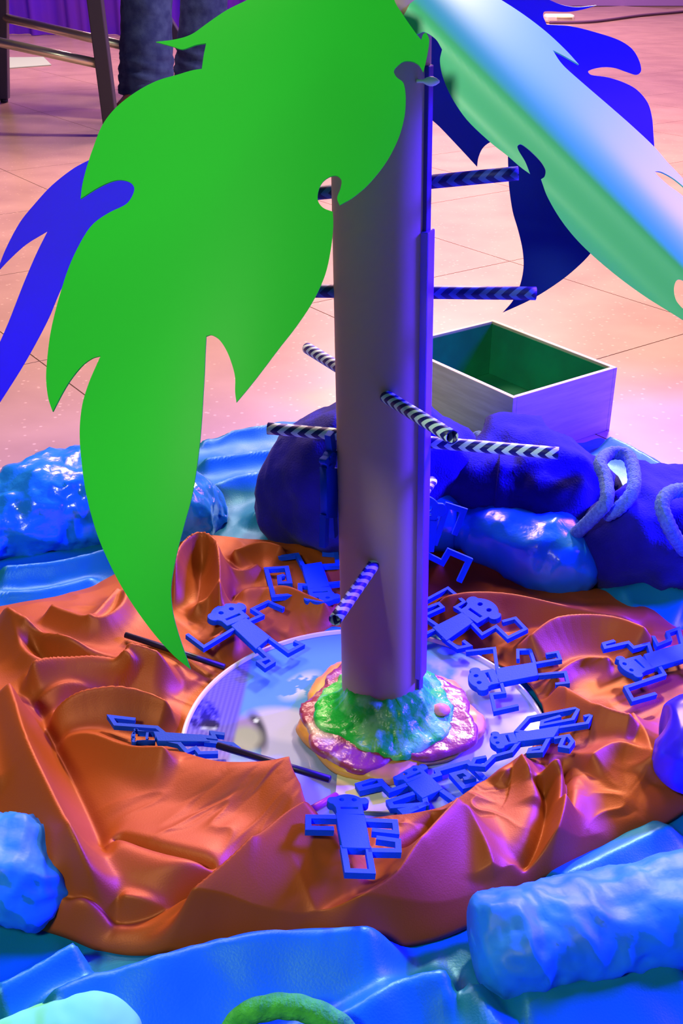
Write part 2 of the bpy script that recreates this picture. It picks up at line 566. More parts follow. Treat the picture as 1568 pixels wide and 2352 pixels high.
of = [
    fold([(-30, 1385), (60, 1440), (150, 1478), (250, 1500), (330, 1506), (420, 1520)], 0.026, 0.010, 0.014, .035),
    fold([(10, 1395), (60, 1500), (120, 1520)], 0.016, 0.012, 0.012, .03),
    fold([(100, 1395), (150, 1420), (230, 1440), (285, 1400), (290, 1340)], 0.016, 0.010, 0.012, .025),
    fold([(200, 1450), (240, 1400), (280, 1350)], 0.014, 0.008, 0.010, .025),
    fold([(40, 1556), (150, 1524), (280, 1516), (310, 1532)], 0.024, 0.010, 0.016, .035),
    fold([(60, 1600), (160, 1570), (250, 1568)], 0.012, 0.010, 0.010, .03),
    fold([(80, 1640), (200, 1610), (330, 1602), (410, 1618)], 0.024, 0.010, 0.014, .035),
    fold([(10, 1545), (40, 1640), (70, 1740), (120, 1850), (180, 1960), (245, 2050)], 0.042, 0.012, 0.030, .05),
    fold([(-40, 1560), (-20, 1700), (10, 1850)], 0.02, 0.02, 0.02, .04),
    fold([(110, 1660), (200, 1670), (300, 1710), (420, 1732)], 0.014, 0.012, 0.014, .04),
    fold([(190, 1880), (330, 1918), (500, 1962), (620, 1972)], 0.020, 0.012, 0.022, .045),
    fold([(250, 2040), (380, 2052), (470, 2066)], 0.014, 0.008, 0.012, .035),
    fold([(265, 2190), (400, 2130), (520, 2060), (640, 1968), (760, 1895)], 0.032, 0.007, 0.05, .03),
    fold([(690, 2130), (800, 2090), (900, 2046), (960, 1975), (1030, 1890), (1070, 1840)], 0.026, 0.012, 0.020, .04),
    fold([(640, 1990), (700, 2070), (740, 2140)], 0.010, 0.010, 0.010, .03),
    fold([(1190, 2060), (1250, 1975), (1290, 1880), (1295, 1790), (1270, 1745)], 0.030, 0.018, 0.009, .04),
    fold([(1060, 1860), (1110, 1930), (1140, 1990)], 0.014, 0.014, 0.014, .04),
    fold([(1120, 1770), (1180, 1735), (1220, 1780), (1250, 1840)], 0.016, 0.010, 0.012, .04),
    fold([(1268, 1570), (1310, 1610), (1380, 1660), (1480, 1690)], 0.022, 0.010, 0.016, .03),
    fold([(1440, 1640), (1480, 1700), (1500, 1780)], 0.014, 0.012, 0.012, .03),
    fold([(1340, 1760), (1420, 1720), (1520, 1760)], 0.012, 0.014, 0.014, .03),
    fold([(1180, 1500), (1280, 1450), (1400, 1450), (1520, 1500)], 0.026, 0.016, 0.020, .03),
    fold([(1240, 1560), (1330, 1500), (1420, 1500)], 0.010, 0.008, 0.008, .035),
    fold([(975, 1385), (1120, 1375), (1300, 1400), (1500, 1425)], 0.016, 0.012, 0.020, .025),
    fold([(980, 1330), (1080, 1270), (1180, 1300)], 0.012, 0.012, 0.012, .02),
    fold([(395, 1370), (415, 1290), (455, 1256), (495, 1270), (506, 1330), (504, 1410)], 0.034, 0.008, 0.010, .035),
    fold([(520, 1290), (600, 1262), (660, 1275)], 0.014, 0.008, 0.012, .02),
    fold([(515, 1365), (620, 1350), (700, 1380), (770, 1400)], 0.014, 0.010, 0.012, .02),
    fold([(510, 1310), (560, 1320), (600, 1300)], 0.010, 0.008, 0.010, .02),
    fold([(430, 1420), (500, 1395), (520, 1450), (470, 1490)], 0.014, 0.010, 0.010, .02),
]
ramp = np.clip(tr / 0.10, 0, 1)[None, :] * np.clip((1 - tr) / 0.10, 0, 1)[None, :]
tall = fold_height(X, Y, of)
TH = np.repeat(th[:, None], NR, 1)
CX, CY = np.cos(TH) * 2.6, np.sin(TH) * 2.6
TT = np.repeat(tr[None, :], NT, 0)


def noise3(A, B, C_, octv):
    out = np.empty(A.size)
    a, b, c = A.ravel(), B.ravel(), C_.ravel()
    for i in range(A.size):
        out[i] = noise.fractal(Vector((a[i], b[i], c[i])), 0.8, 2.0, octv)
    return out.reshape(A.shape)


rad_w = np.clip(1 - np.abs(noise3(CX, CY, TT * 1.1, 3)) * 3.0, 0, 1) ** 2
rad_f = np.clip(1 - np.abs(noise3(CX * 2.3 + 5, CY * 2.3, TT * 2.0, 2)) * 3.0, 0, 1) ** 2
wr = 0.0022 * rad_w + 0.0010 * rad_f + 0.0015 * noise_field(X, Y, 22, 2.2, 2)
vf = [
    fold([(70, 1560), (110, 1660), (165, 1770), (215, 1880), (255, 1990)], 1, 0.014, 0.010, .03),
    fold([(60, 1455), (130, 1510), (220, 1512), (300, 1520)], 1, 0.008, 0.008, .03),
    fold([(110, 1625), (190, 1580), (290, 1558), (380, 1575)], 1, 0.008, 0.008, .03),
    fold([(240, 1905), (360, 1950), (520, 1990)], 1, 0.006, 0.010, .03),
    fold([(110, 2080), (200, 2090), (290, 2110), (400, 2085), (520, 2010), (640, 1945)], 1, 0.010, 0.008, .02),
    fold([(1190, 2000), (1235, 1930), (1255, 1850), (1245, 1790)], 1, 0.008, 0.010, .03),
    fold([(1295, 1700), (1305, 1780), (1300, 1850)], 1, 0.006, 0.006, .04),
    fold([(1130, 1440), (1250, 1425), (1400, 1432), (1500, 1450)], 1, 0.010, 0.010, .02),
    fold([(1270, 1560), (1320, 1590), (1400, 1640)], 1, 0.007, 0.007, .03),
    fold([(905, 1960), (975, 1900), (1010, 1860)], 1, 0.008, 0.008, .03),
    fold([(510, 1400), (560, 1350), (700, 1345), (770, 1360)], 1, 0.008, 0.008, .02),
]
valley = fold_height(X, Y, vf)
Z = Z + ((tall * 1.08) ** 2 + (wr * 0.9) ** 2) ** 0.5 * (0.15 + 0.85 * ramp)
Z = Z - (Z - 0.004) * 0.52 * np.clip(valley, 0, 1) * ramp
V = np.stack([X, Y, np.maximum(Z, 0.003)], -1).reshape(-1, 3)
orange = mesh_obj('satin_cloth', V, [f[::-1] for f in grid_faces(NT, NR, True)], M_orange)
md = orange.modifiers.new('thickness', 'SOLIDIFY'); md.thickness = 0.0012; md.offset = -1
tag(orange, 'shiny orange satin cloth bunched in a ring around the round tray', 'cloth')

# ------------------------------------------------------------------ the round tray with its printed picture
tray = empty('round_tray', (PC.x, PC.y, 0.004), 'round glossy tray with a sky and animal picture under the palm', 'tray')


def blob(px, py, cx, cy, rx, ry, soft=0.25, rot=0.0):
    dx, dy = px - cx, py - cy
    c, s = math.cos(rot), math.sin(rot)
    ex, ey = (dx * c + dy * s) / rx, (-dx * s + dy * c) / ry
    d = np.sqrt(ex * ex + ey * ey)
    return np.clip((1 + soft - d) / (2 * soft), 0, 1)


NA, NRR = 260, 150
V = [Vector((PC.x, PC.y, 0.012))]
Fc = []
rr_ = np.linspace(0, 1, NRR + 1)[1:] * PR * 0.975
for r in rr_:
    for k in range(NA):
        a = 2 * math.pi * k / NA
        V.append(Vector((PC.x + r * math.cos(a), PC.y + r * math.sin(a), 0.012)))
for k in range(NA):
    Fc.append((0, 1 + k, 1 + (k + 1) % NA))
for i in range(NRR - 1):
    for k in range(NA):
        a, b = 1 + i * NA + k, 1 + i * NA + (k + 1) % NA
        Fc.append((a, a + NA, b + NA, b))
M_print = mat('printed_tray', (1, 1, 1), 0.10, 0.25)
nt = M_print.node_tree
ca = nt.nodes.new('ShaderNodeVertexColor'); ca.layer_name = 'print'
nt.links.new(ca.outputs[0], nt.nodes['Principled BSDF'].inputs['Base Color'])
face = mesh_obj('picture', V, Fc, M_print, tray)
pp = np.array([project(v) for v in V])
px, py = pp[:, 0], pp[:, 1]
C = np.tile(np.array([0.20, 0.42, 0.72]), (len(V), 1))


def lay(mask, col):
    global C
    C = C * (1 - mask[:, None]) + np.array(col)[None, :] * mask[:, None]


def nz(s, z):
    return np.array([noise.fractal(Vector((a * s, b * s, z)), 0.8, 2, 4) for a, b in zip(px, py)])


n1 = nz(0.02, 3.0)
# pale lower half of the picture: white fur and snow
lay(np.clip(((py - 1640) + 0.16 * (px - 640) + 30 * n1) / 30, 0, 1) * (px > 600), (0.62, 0.55, 0.72))
lay(np.clip((px - 1000) / 60 + n1, 0, 1) * np.clip((py - 1500) / 40, 0, 1), (0.80, 0.66, 0.74))
lay(blob(px, py, 690, 1575, 45, 22, .4, -.5) * (n1 > -0.2), (0.85, 0.80, 0.86))
# animal head
lay(blob(px, py, 660, 1665, 95, 38, .2, .15), (0.78, 0.66, 0.80))
lay(blob(px, py, 560, 1690, 45, 38, .2), (0.52, 0.50, 0.40))
lay(blob(px, py, 590, 1680, 20, 45, .3, -.3), (0.10, 0.09, 0.13))
lay(blob(px, py, 555, 1668, 34, 22, .3, .4), (0.50, 0.34, 0.62))
lay(blob(px, py, 565, 1694, 36, 26, .3), (0.55, 0.52, 0.40))
lay(blob(px, py, 588, 1655, 6, 5, .3), (0.9, 0.9, 0.9))
lay(np.clip((py - 1745 - 20 * n1) / 25, 0, 1), (0.50, 0.50, 0.72))
# ribbed band on the left
bandx = 585 - (py - 1500) * 0.22
ribs = 0.5 + 0.5 * np.sin((px + (py - 1500) * 0.28) * 2 * math.pi / 11.0)
rm = np.clip((bandx - px) / 10, 0, 1)
lay(rm, (0.20, 0.14, 0.66))
lay(rm * ribs * 0.6, (0.36, 0.30, 0.84))
lay(blob(px, py, 460, 1640, 44, 34, .12, .3) * np.clip(0.7 + 1.6 * nz(0.05, 8), 0, 1), (0.010, 0.004, 0.22))
lay(blob(px, py, 482, 1665, 22, 12, .15), (0.01, 0.01, 0.12))
lay(blob(px, py, 480, 1672, 18, 6, .2), (0.70, 0.70, 0.80))
lay(blob(px, py, 482, 1665, 14, 8, .2), (0.01, 0.01, 0.10))
C = np.clip(C, 0, 1) ** 1.15 * np.array([0.50, 0.66, 0.86])[None, :]
at = face.data.color_attributes.new('print', 'FLOAT_COLOR', 'POINT')
at.data.foreach_set('color', np.concatenate([C, np.ones((len(V), 1))], 1).astype(np.float32).ravel())
# rim
prof = [(0.972, 0.012), (0.980, 0.0145), (0.992, 0.0148), (1.0, 0.0125), (0.995, 0.007), (0.97, 0.0045), (0.0, 0.0045)]
V, Fc = [], []
for r, z in prof:
    for k in range(160):
        a = 2 * math.pi * k / 160
        V.append((PC.x + PR * r * math.cos(a), PC.y + PR * r * math.sin(a), z))
for i in range(len(prof) - 1):
    for k in range(160):
        a, b = i * 160 + k, i * 160 + (k + 1) % 160
        Fc.append((a, a + 160, b + 160, b))
rim = mesh_obj('rim', V, [f[::-1] for f in Fc], mat('tray_rim', (0.62, 0.60, 0.66), 0.2, 0.6), tray)

# cream tab under the base, a piece of card lying on the tray
a, b, c, d = G(775, 1768, .0135), G(905, 1775, .0135), G(915, 1868, .0135), G(768, 1862, .0135)
bm = bmesh.new()
vs = [bm.verts.new(p) for p in (a, b, c, d)] + [bm.verts.new(p + Vector((0, 0, .0012))) for p in (a, b, c, d)]
for f in ((3, 2, 1, 0), (4, 5, 6, 7), (0, 1, 5, 4), (1, 2, 6, 5), (2, 3, 7, 6), (3, 0, 4, 7)):
    bm.faces.new([vs[i] for i in f])
tag(bm_obj('card', bm, M_card), 'cream card tab lying on the tray in front of the dough base', 'card')
tag(tube('thin_rod', [G(700, 1868, .022), G(772, 1828, .0165)], .0028, mat('maroon_rod', (0.32, 0.03, 0.12), .4)), 'short maroon rod beside the cream card on the tray', 'rod')

# ------------------------------------------------------------------ palm tree
BC = G(886, 1655, 0.014)
Y0 = D(877, 1545, BC.y + 0.012).y
palm = empty('palm_tree', (BC.x, BC.y, 0.0125), 'craft palm tree with cardboard tube trunk, big card leaves and dough base', 'tree')
PZ = 0.0135


def base_r(a):
    return 1 + 0.045 * math.sin(3 * a + .6) + 0.03 * math.sin(5 * a + 2) + 0.018 * math.sin(9 * a)


RB = (G(886 + 204, 1655, PZ) - BC).length


def disc_loft(name, prof, m, amp, seed, n=150, inner_noise=0.0):
    V, Fc = [], []
    for r, z in prof:
        for k in range(n):
            a = 2 * math.pi * k / n
            s = base_r(a + seed * .3)
            nn = noise.fractal(Vector((math.cos(a) * r * 6, math.sin(a) * r * 6, seed)), .8, 2, 4)
            q = RB * r * (1 + (s - 1) * amp * 2) * (1 + 0.02 * nn)
            V.append((BC.x + q * math.cos(a), BC.y + q * math.sin(a), z + inner_noise * nn))
    for i in range(len(prof) - 1):
        for k in range(n):
            b0, b1 = i * n + k, i * n + (k + 1) % n
            Fc.append((b0, b0 + n, b1 + n, b1))
    return mesh_obj(name, V, [f[::-1] for f in Fc], m, palm)


disc_loft('base', [(0.0, PZ + .010), (0.6, PZ + .010), (0.9, PZ + .0095), (0.98, PZ + .0075), (1.01, PZ + .004), (0.985, PZ), (0.0, PZ)], M_dough, .8, 1.0, inner_noise=.001)
disc_loft('glaze', [(0.0, PZ + .013)] + [(r, PZ + .0135 - .002 * r) for r in (.3, .5, .6, .7, .8, .87, .92)] + [(0.95, PZ + .0105), (0.955, PZ + .007)], M_sauce, 1.0, 2.0, inner_noise=.0016)
disc_loft('grass_mound', [(0.0, PZ + .036), (0.36, PZ + .035), (0.42, PZ + .032), (.46, PZ + .026), (0.52, PZ + .021), (0.60, PZ + .018), (0.68, PZ + .0155), (0.74, PZ + .0145), (.77, PZ + .0125), (.775, PZ + .009)], M_grass, 0.6, 5.0, inner_noise=.0030)
p = G(1013, 1630, PZ + .018)
V, Fc = tube_mesh([p + Vector((0, 0, -.004 + .0012 * i)) for i in range(8)], [.002, .0045, .0062, .007, .0068, .0055, .0035, .001], 14)
mesh_obj('bead', V, Fc, M_pink, palm)

# trunk: cardboard tube, its axis leaning a touch to the left
A0 = D(876, 1550, Y0)
A1 = D(872, 60, Y0)
rad0 = 91.5 * (A0.y * CP - (A0.z - H) * SP) / F
rad1 = rad0 * 0.965
axis = (A1 - A0).normalized()
A0 = A0 - axis * 0.02
A1 = A1 + axis * 0.015
n = 40
seg = 64
path = [A0.lerp(A1, i / n) for i in range(n + 1)]
V, Fc = tube_mesh(path, [rad0 + (rad1 - rad0) * i / n for i in range(n + 1)], seg, cap=False)
Vi, Fi = tube_mesh(path, [(rad0 + (rad1 - rad0) * i / n) * .93 for i in range(n + 1)], seg, cap=False)
o = len(V)
Fc += [tuple(i + o for i in f[::-1]) for f in Fi]
for e in (0, n):
    for k in range(seg):
        q = (e * seg + k, e * seg + (k + 1) % seg, o + e * seg + (k + 1) % seg, o + e * seg + k)
        Fc.append(q if e else q[::-1])
mesh_obj('trunk', V + Vi, Fc, M_trunk, palm)
# raised edge strip down its right side
sx = Vector((.906, -.423, 0))
st = Vector((.423, .906, 0))


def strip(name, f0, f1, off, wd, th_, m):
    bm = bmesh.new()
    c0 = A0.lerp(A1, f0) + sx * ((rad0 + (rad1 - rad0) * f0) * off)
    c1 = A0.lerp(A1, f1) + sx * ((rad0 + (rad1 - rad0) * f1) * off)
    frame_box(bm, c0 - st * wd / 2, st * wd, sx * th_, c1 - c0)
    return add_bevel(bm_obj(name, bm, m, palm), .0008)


strip('edge_strip', 0.06, 0.74, 0.93, 0.0120, 0.0062, M_strip)['label'] = 'lower edge strip with blue light painted in as violet'
strip('edge_strip', 0.03, 0.93, 0.94, 0.0080, 0.0040, M_stripd)['label'] = 'upper edge strip with the leaf shadow painted in'
tp = D(981, 186, Y0 - .022)
V, Fc = tube_mesh([tp + Vector((-.006 + .0018 * i, -.0004 * i, 0)) for i in range(8)], [.0010, .0010, .0010, .0020, .0026, .0026, .0019, .0006], 12)
mesh_obj('pin', V, Fc, M_white, palm)

# ------------------------------------------------------------------ leaves
def dense(outline, n=5):
    """pixel outline; a point with flag 1 is a sharp tip"""
    N = len(outline)
    out = []
    for i in range(N):
        p1, p2 = outline[i], outline[(i + 1) % N]
        p0, p3 = outline[i - 1], outline[(i + 2) % N]
        s1, s2 = len(p1) > 2, len(p2) > 2
        a, b = Vector(p1[:2]), Vector(p2[:2])
        m1 = (b - a) if s1 else (b - Vector(p0[:2])) * .5
        m2 = (b - a) if s2 else (Vector(p3[:2]) - a) * .5
        L = (b - a).length
        m1 = m1.normalized() * min(m1.length, L) if m1.length > 0 else m1
        m2 = m2.normalized() * min(m2.length, L) if m2.length > 0 else m2
        for k in range(n):
            t = k / n
            h1, h2, h3, h4 = 2 * t ** 3 - 3 * t ** 2 + 1, -2 * t ** 3 + 3 * t ** 2, t ** 3 - 2 * t ** 2 + t, t ** 3 - t ** 2
            out.append(a * h1 + b * h2 + m1 * h3 + m2 * h4)
    return out


def inside(x, y, poly):
    c = False
    j = len(poly) - 1
    for i in range(len(poly)):
        xi, yi = poly[i]; xj, yj = poly[j]
        if (yi > y) != (yj > y) and x < (xj - xi) * (y - yi) / (yj - yi) + xi:
            c = not c
        j = i
    return c


def leaf(outline, yfun, m, label=None, step=22, name='leaf'):
    poly = dense(outline)
    pv = [Vector((p.x, p.y)) for p in poly]
    xs_ = [p.x for p in pv]; ys_ = [p.y for p in pv]
    pl = [(p.x, p.y) for p in pv]
    nb = len(pv)
    extra = []
    y = min(ys_) + step / 2
    row = 0
    while y < max(ys_):
        x = min(xs_) + (step / 2 if row % 2 else 0)
        while x < max(xs_):
            if inside(x, y, pl) and min((x - a) ** 2 + (y - b) ** 2 for a, b in pl[::2]) > (step * .45) ** 2:
                extra.append(Vector((x, y)))
            x += step
        y += step * .87
        row += 1
    edges = [(i, (i + 1) % nb) for i in range(nb)]
    vv, ee, ff, _, _, _ = geometry.delaunay_2d_cdt(pv + extra, edges, [], 0, 1e-4)
    ff = [f for f in ff if inside(sum(vv[k].x for k in f) / len(f), sum(vv[k].y for k in f) / len(f), pl)]
    V = [D(v.x, v.y, yfun(v.x, v.y)) for v in vv]
    o = mesh_obj(name, V, [tuple(f) for f in ff], m, palm)
    md = o.modifiers.new('thickness', 'SOLIDIFY'); md.thickness = 0.0007; md.offset = 0
    md = o.modifiers.new('sharp_rim', 'EDGE_SPLIT'); md.split_angle = math.radians(40)
    if label:
        o['label'] = label
    return o


front_leaf = [(905, -45), (905, 0), (925, 35), (952, 74), (967, 93, 1), (971, 80), (978, 77), (985, 93), (981, 125), (972, 166, 1), (962, 150), (945, 142), (925, 143), (908, 157), (904, 166), (910, 178), (926, 192),
              (931, 225), (928, 270), (914, 320), (886, 374), (845, 425), (808, 456), (780, 472, 1), (774, 455), (781, 435), (784, 415), (774, 405), (757, 407), (740, 420), (731, 440), (730, 462), (742, 478), (764, 487, 1),
              (765, 520), (760, 570), (747, 630), (720, 690), (682, 748), (640, 802), (600, 855), (570, 893), (543, 925, 1), (540, 900), (540, 868), (533, 838), (520, 805), (503, 780), (486, 770), (474, 773, 1),
              (472, 810), (470, 860), (467, 910), (464, 960), (459, 1020), (450, 1090), (440, 1145), (425, 1200), (408, 1265), (396, 1325), (393, 1362), (398, 1410), (412, 1462), (438, 1537, 1),
              (398, 1504), (350, 1450), (300, 1380), (260, 1310), (225, 1230), (200, 1140), (188, 1060), (184, 990), (190, 930), (205, 880), (222, 840), (232, 818, 1),
              (212, 824), (190, 840), (165, 870), (145, 902), (122, 946, 1), (112, 915), (107, 870), (110, 820), (118, 760), (135, 690), (160, 612), (190, 550), (215, 515), (250, 490), (290, 470), (305, 450), (309, 432), (298, 419),
              (275, 414), (250, 420), (220, 435), (186, 457, 1), (190, 425), (200, 385), (215, 340), (235, 290), (265, 250), (310, 214), (360, 187), (410, 172), (440, 163), (464, 159, 1), (468, 130), (474, 100, 1),
              (450, 104), (420, 114), (398, 108), (358, 97, 1), (400, 92), (440, 80), (480, 52), (520, 25), (560, 5), (610, -18), (700, -45), (800, -70)]


def y_front(px, py):
    v = max(0.0, (py + 60) / 1600.0)
    mid = 880 - 440 * v ** 0.7
    q = min(v / .55, 1)
    y = Y0 - .05 - .20 * (1 - (1 - v) ** 1.4)
    return y + .016 * ((px - mid) / 300) ** 2 * (1 if px < mid else .6)


leaf(front_leaf, y_front, M_leaf, 'large flat green leaf drooping towards the camera')

left_leaf = [(745, 60), (600, 130), (430, 235), (300, 310), (215, 362), (170, 386), (120, 425), (80, 468), (45, 512), (12, 575), (-8, 628, 1), (20, 598), (60, 562), (109, 532, 1), (85, 580), (55, 650), (20, 740), (-30, 860), (-70, 1010, 1),
             (-20, 952), (10, 908), (60, 828), (110, 735), (145, 655), (200, 570), (330, 490), (470, 400), (640, 250), (760, 120)]


def y_left(px, py):
    return Y0 - .02 - .05 * max(0, min(1, (430 - px) / 450)) + .015 * math.sin(py / 160)


leaf(left_leaf, y_left, M_leaf_bluelit, 'card leaf coloured as blue-lit, drooping behind the large green leaf')

right_leaf = [(800, -60), (890, -30), (925, 35), (955, 78), (974, 74), (1000, 90), (1015, 114, 1), (1010, 140), (1016, 175), (1036, 222), (1072, 275), (1126, 327), (1165, 358), (1195, 384), (1217, 400, 1),
              (1206, 372), (1191, 347), (1188, 336), (1196, 332), (1215, 345), (1240, 370), (1252, 390), (1250, 406), (1242, 412, 1), (1256, 450), (1285, 500), (1320, 545), (1362, 587), (1420, 636), (1480, 680), (1530, 712), (1572, 738), (1620, 770, 1),
              (1580, 722), (1553, 692), (1547, 662), (1558, 642), (1590, 660), (1640, 720), (1720, 830, 1), (1690, 700), (1640, 560), (1568, 454), (1530, 424), (1503, 397), (1517, 396), (1545, 411), (1575, 436), (1612, 474, 1),
              (1568, 413), (1530, 372), (1500, 337), (1450, 290), (1400, 246), (1350, 203), (1300, 159), (1283, 140), (1268, 116, 1), (1295, 130), (1328, 149, 1), (1300, 118), (1260, 80), (1220, 48), (1180, 20), (1140, -5), (1090, -35), (950, -70)]


def y_right(px, py):
    # crease runs from the crown down and to the right
    s = ((px - 960) * 0.80 - (py + 40) * 0.60) / 100.0       # >0 on the upper right half
    along = ((px - 960) * 0.60 + (py + 40) * 0.80) / 1000.0
    ctr = -0.45 + 1.5 * along
    s -= ctr - 0.1
    bend = (math.sqrt(s * s + 0.12) - .346) * (1 if s > 0 else .22)
    return Y0 - .026 - .10 * along + .045 * bend + .006 * max(s, 0) ** 1.5 + .004 * math.cos(s * 3.2)


leaf(right_leaf, y_right, M_leaf_pale, 'pale glossy creased leaf reaching to the right', step=11)

shaded_leaf = [(955, 40), (1010, 60), (1100, 100), (1260, 300), (1400, 510), (1357, 580), (1312, 625), (1265, 660), (1215, 690), (1154, 718, 1), (1178, 690), (1194, 655), (1202, 615), (1200, 575), (1190, 530), (1177, 485), (1169, 430), (1167, 390), (1166, 350, 1),
             (1145, 325), (1126, 326), (1108, 340), (1098, 362), (1095, 383, 1), (1060, 345), (1010, 292), (974, 256), (955, 200)]
leaf(shaded_leaf, lambda px, py: Y0 + .036 + .03 * math.sin(max(0, py) / 260) + .00004 * (px - 960), M_leaf_shade, 'leaf with navy shade in its colour, hanging behind the trunk')
rear_leaf = [(925, -50), (1050, -75), (1160, -45), (1255, -3), (1290, 11), (1325, 16), (1369, 12, 1), (1335, 22), (1300, 27), (1250, 26), (1246, 36), (1254, 56, 1), (1310, 60), (1370, 75), (1420, 92), (1450, 112), (1466, 138), (1471, 162), (1461, 172), (1440, 166),
             (1410, 156), (1378, 155), (1350, 163), (1356, 172), (1395, 178), (1432, 190), (1462, 207), (1486, 236), (1496, 270), (1499, 305), (1502, 345, 1), (1400, 270), (1250, 120), (1100, 20), (990, 0)]
leaf(rear_leaf, lambda px, py: Y0 + .012 + .00026 * (px - 925) + .01 * math.sin(py / 90), mat('blue_shade_card', (0.004, 0.008, 0.30), .55, .2), 'leaf with dark blue shade in its colour, at the back of the crown')  # shade under blue light is painted into this leaf's dark blue

# ------------------------------------------------------------------ striped straws
def straw(a, b, label, m=None, r=0.0042):
    L = (b - a).length
    n = 24
    seg = 20
    path = [a.lerp(b, i / n) for i in range(n + 1)]
    V, Fc = tube_mesh(path, r, seg, cap=False)
    Vi, Fi = tube_mesh(path, r * .84, seg, cap=False)
    off = len(V)
    Fc += [tuple(i + off for i in f[::-1]) for f in Fi]
    for e in (0, n):
        for k in range(seg):
            q = (e * seg + k, e * seg + (k + 1) % seg, off + e * seg + (k + 1) % seg, off + e * seg + k)
            Fc.append(q if e else q[::-1])
    o = mesh_obj('paper_straw', V + Vi, Fc, m or M_straw)
    uv = o.data.uv_layers.new(name='UVMap')
    for poly in o.data.polygons:
        ks = [o.data.loops[l].vertex_index % seg for l in poly.loop_indices]
        wrap = max(ks) - min(ks) > seg / 2
        for l, k in zip(poly.loop_indices, ks):
            vi = o.data.loops[l].vertex_index
            i = (vi % off) // seg
            kk = k + seg if wrap and k < seg / 2 else k
            uv.data[l].uv = (kk / seg, i / n * L)
    return tag(o, label, 'straw', 'chevron straws through the trunk')


straw(D(640, 452, Y0 + .01), D(1190, 398, Y0), 'topmost chevron straw through the trunk, ending at the navy-shaded leaf', M_strawd)
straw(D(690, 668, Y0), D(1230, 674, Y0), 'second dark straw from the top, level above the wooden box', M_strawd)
straw(D(706, 800, Y0 + .10), D(1038, 1004, Y0 - .11), 'slanting straw poking out of the trunk front towards the right')
straw(D(615, 984, Y0 + .015), D(1282, 1041, Y0 - .02), 'long pale chevron straw crossing in front of the navy bags')
straw(D(992, 1105, Y0 + .11), D(769, 1424, Y0 - .10), 'lowest straw slanting out of the trunk towards the tray')


# ------------------------------------------------------------------ where things rest
from mathutils.bvhtree import BVHTree


def bvh_of(objs):
    V, P = [], []
    for o in objs:
        off = len(V)
        V += [v.co.copy() for v in o.data.vertices]
        P += [tuple(k + off for k in p.vertices) for p in o.data.polygons]
    return BVHTree.FromPolygons(V, P)


REST = bvh_of([blue, orange, face])


def rest(px, py):
    hit = REST.ray_cast(Vector((0, 0, H)), ray(px, py).normalized())
    return hit[0]


def rest_plane(pts, lift=0.004, slope=0.35, q=0.9):
    """plane over the cloth under a set of pixels: three points"""
    hits = [h for h in (rest(p[0], p[1]) for p in pts) if h]
    A = np.array([(h.x, h.y, 1) for h in hits]); z = np.array([h.z for h in hits])
    c = A[:, :2].mean(0)
    B = A.copy(); B[:, :2] -= c
    reg = np.diag([2e-3, 2e-3, 0])
    k = np.linalg.solve(B.T @ B + reg, B.T @ z)
    k[:2] = np.clip(k[:2], -slope, slope)
    res = z - B @ k
    k[2] += np.quantile(res, q) + lift
    f = lambda x, y: Vector((x, y, k[0] * (x - c[0]) + k[1] * (y - c[1]) + k[2]))
    return [f(c[0], c[1]), f(c[0] + .1, c[1]), f(c[0], c[1] + .1)]


# ------------------------------------------------------------------ blue plastic monkeys
def ribbon(name, pts3, w, nrm, th_, parent, m):
    """square bar along a polyline lying in a plane"""
    bm = bmesh.new()
    P = [Vector(p) for p in pts3]
    L, R = [], []
    for i in range(len(P)):
        d0 = (P[i] - P[i - 1]).normalized() if i else (P[1] - P[0]).normalized()
        d1 = (P[i + 1] - P[i]).normalized() if i < len(P) - 1 else d0
        n0, n1 = nrm.cross(d0), nrm.cross(d1)
        mi = (n0 + n1)
        if mi.length < 1e-6:
            mi = n0
        mi.normalize()
        k = w / 2 / max(.45, mi.dot(n0))
        e = Vector((0, 0, 0))
        if i == 0: e = -d1 * w / 2
        if i == len(P) - 1: e = d0 * w / 2
        L.append(P[i] + mi * k + e); R.append(P[i] - mi * k + e)
    rings = []
    for a, b in zip(L, R):
        rings.append([bm.verts.new(a), bm.verts.new(b), bm.verts.new(b + nrm * th_), bm.verts.new(a + nrm * th_)])
    for r0, r1 in zip(rings, rings[1:]):
        for k in range(4):
            bm.faces.new((r0[k], r0[(k + 1) % 4], r1[(k + 1) % 4], r1[k]))
    bm.faces.new(rings[0][::-1]); bm.faces.new(rings[-1])
    bmesh.ops.recalc_face_normals(bm, faces=bm.faces)
    return bm_obj(name, bm, m, parent)


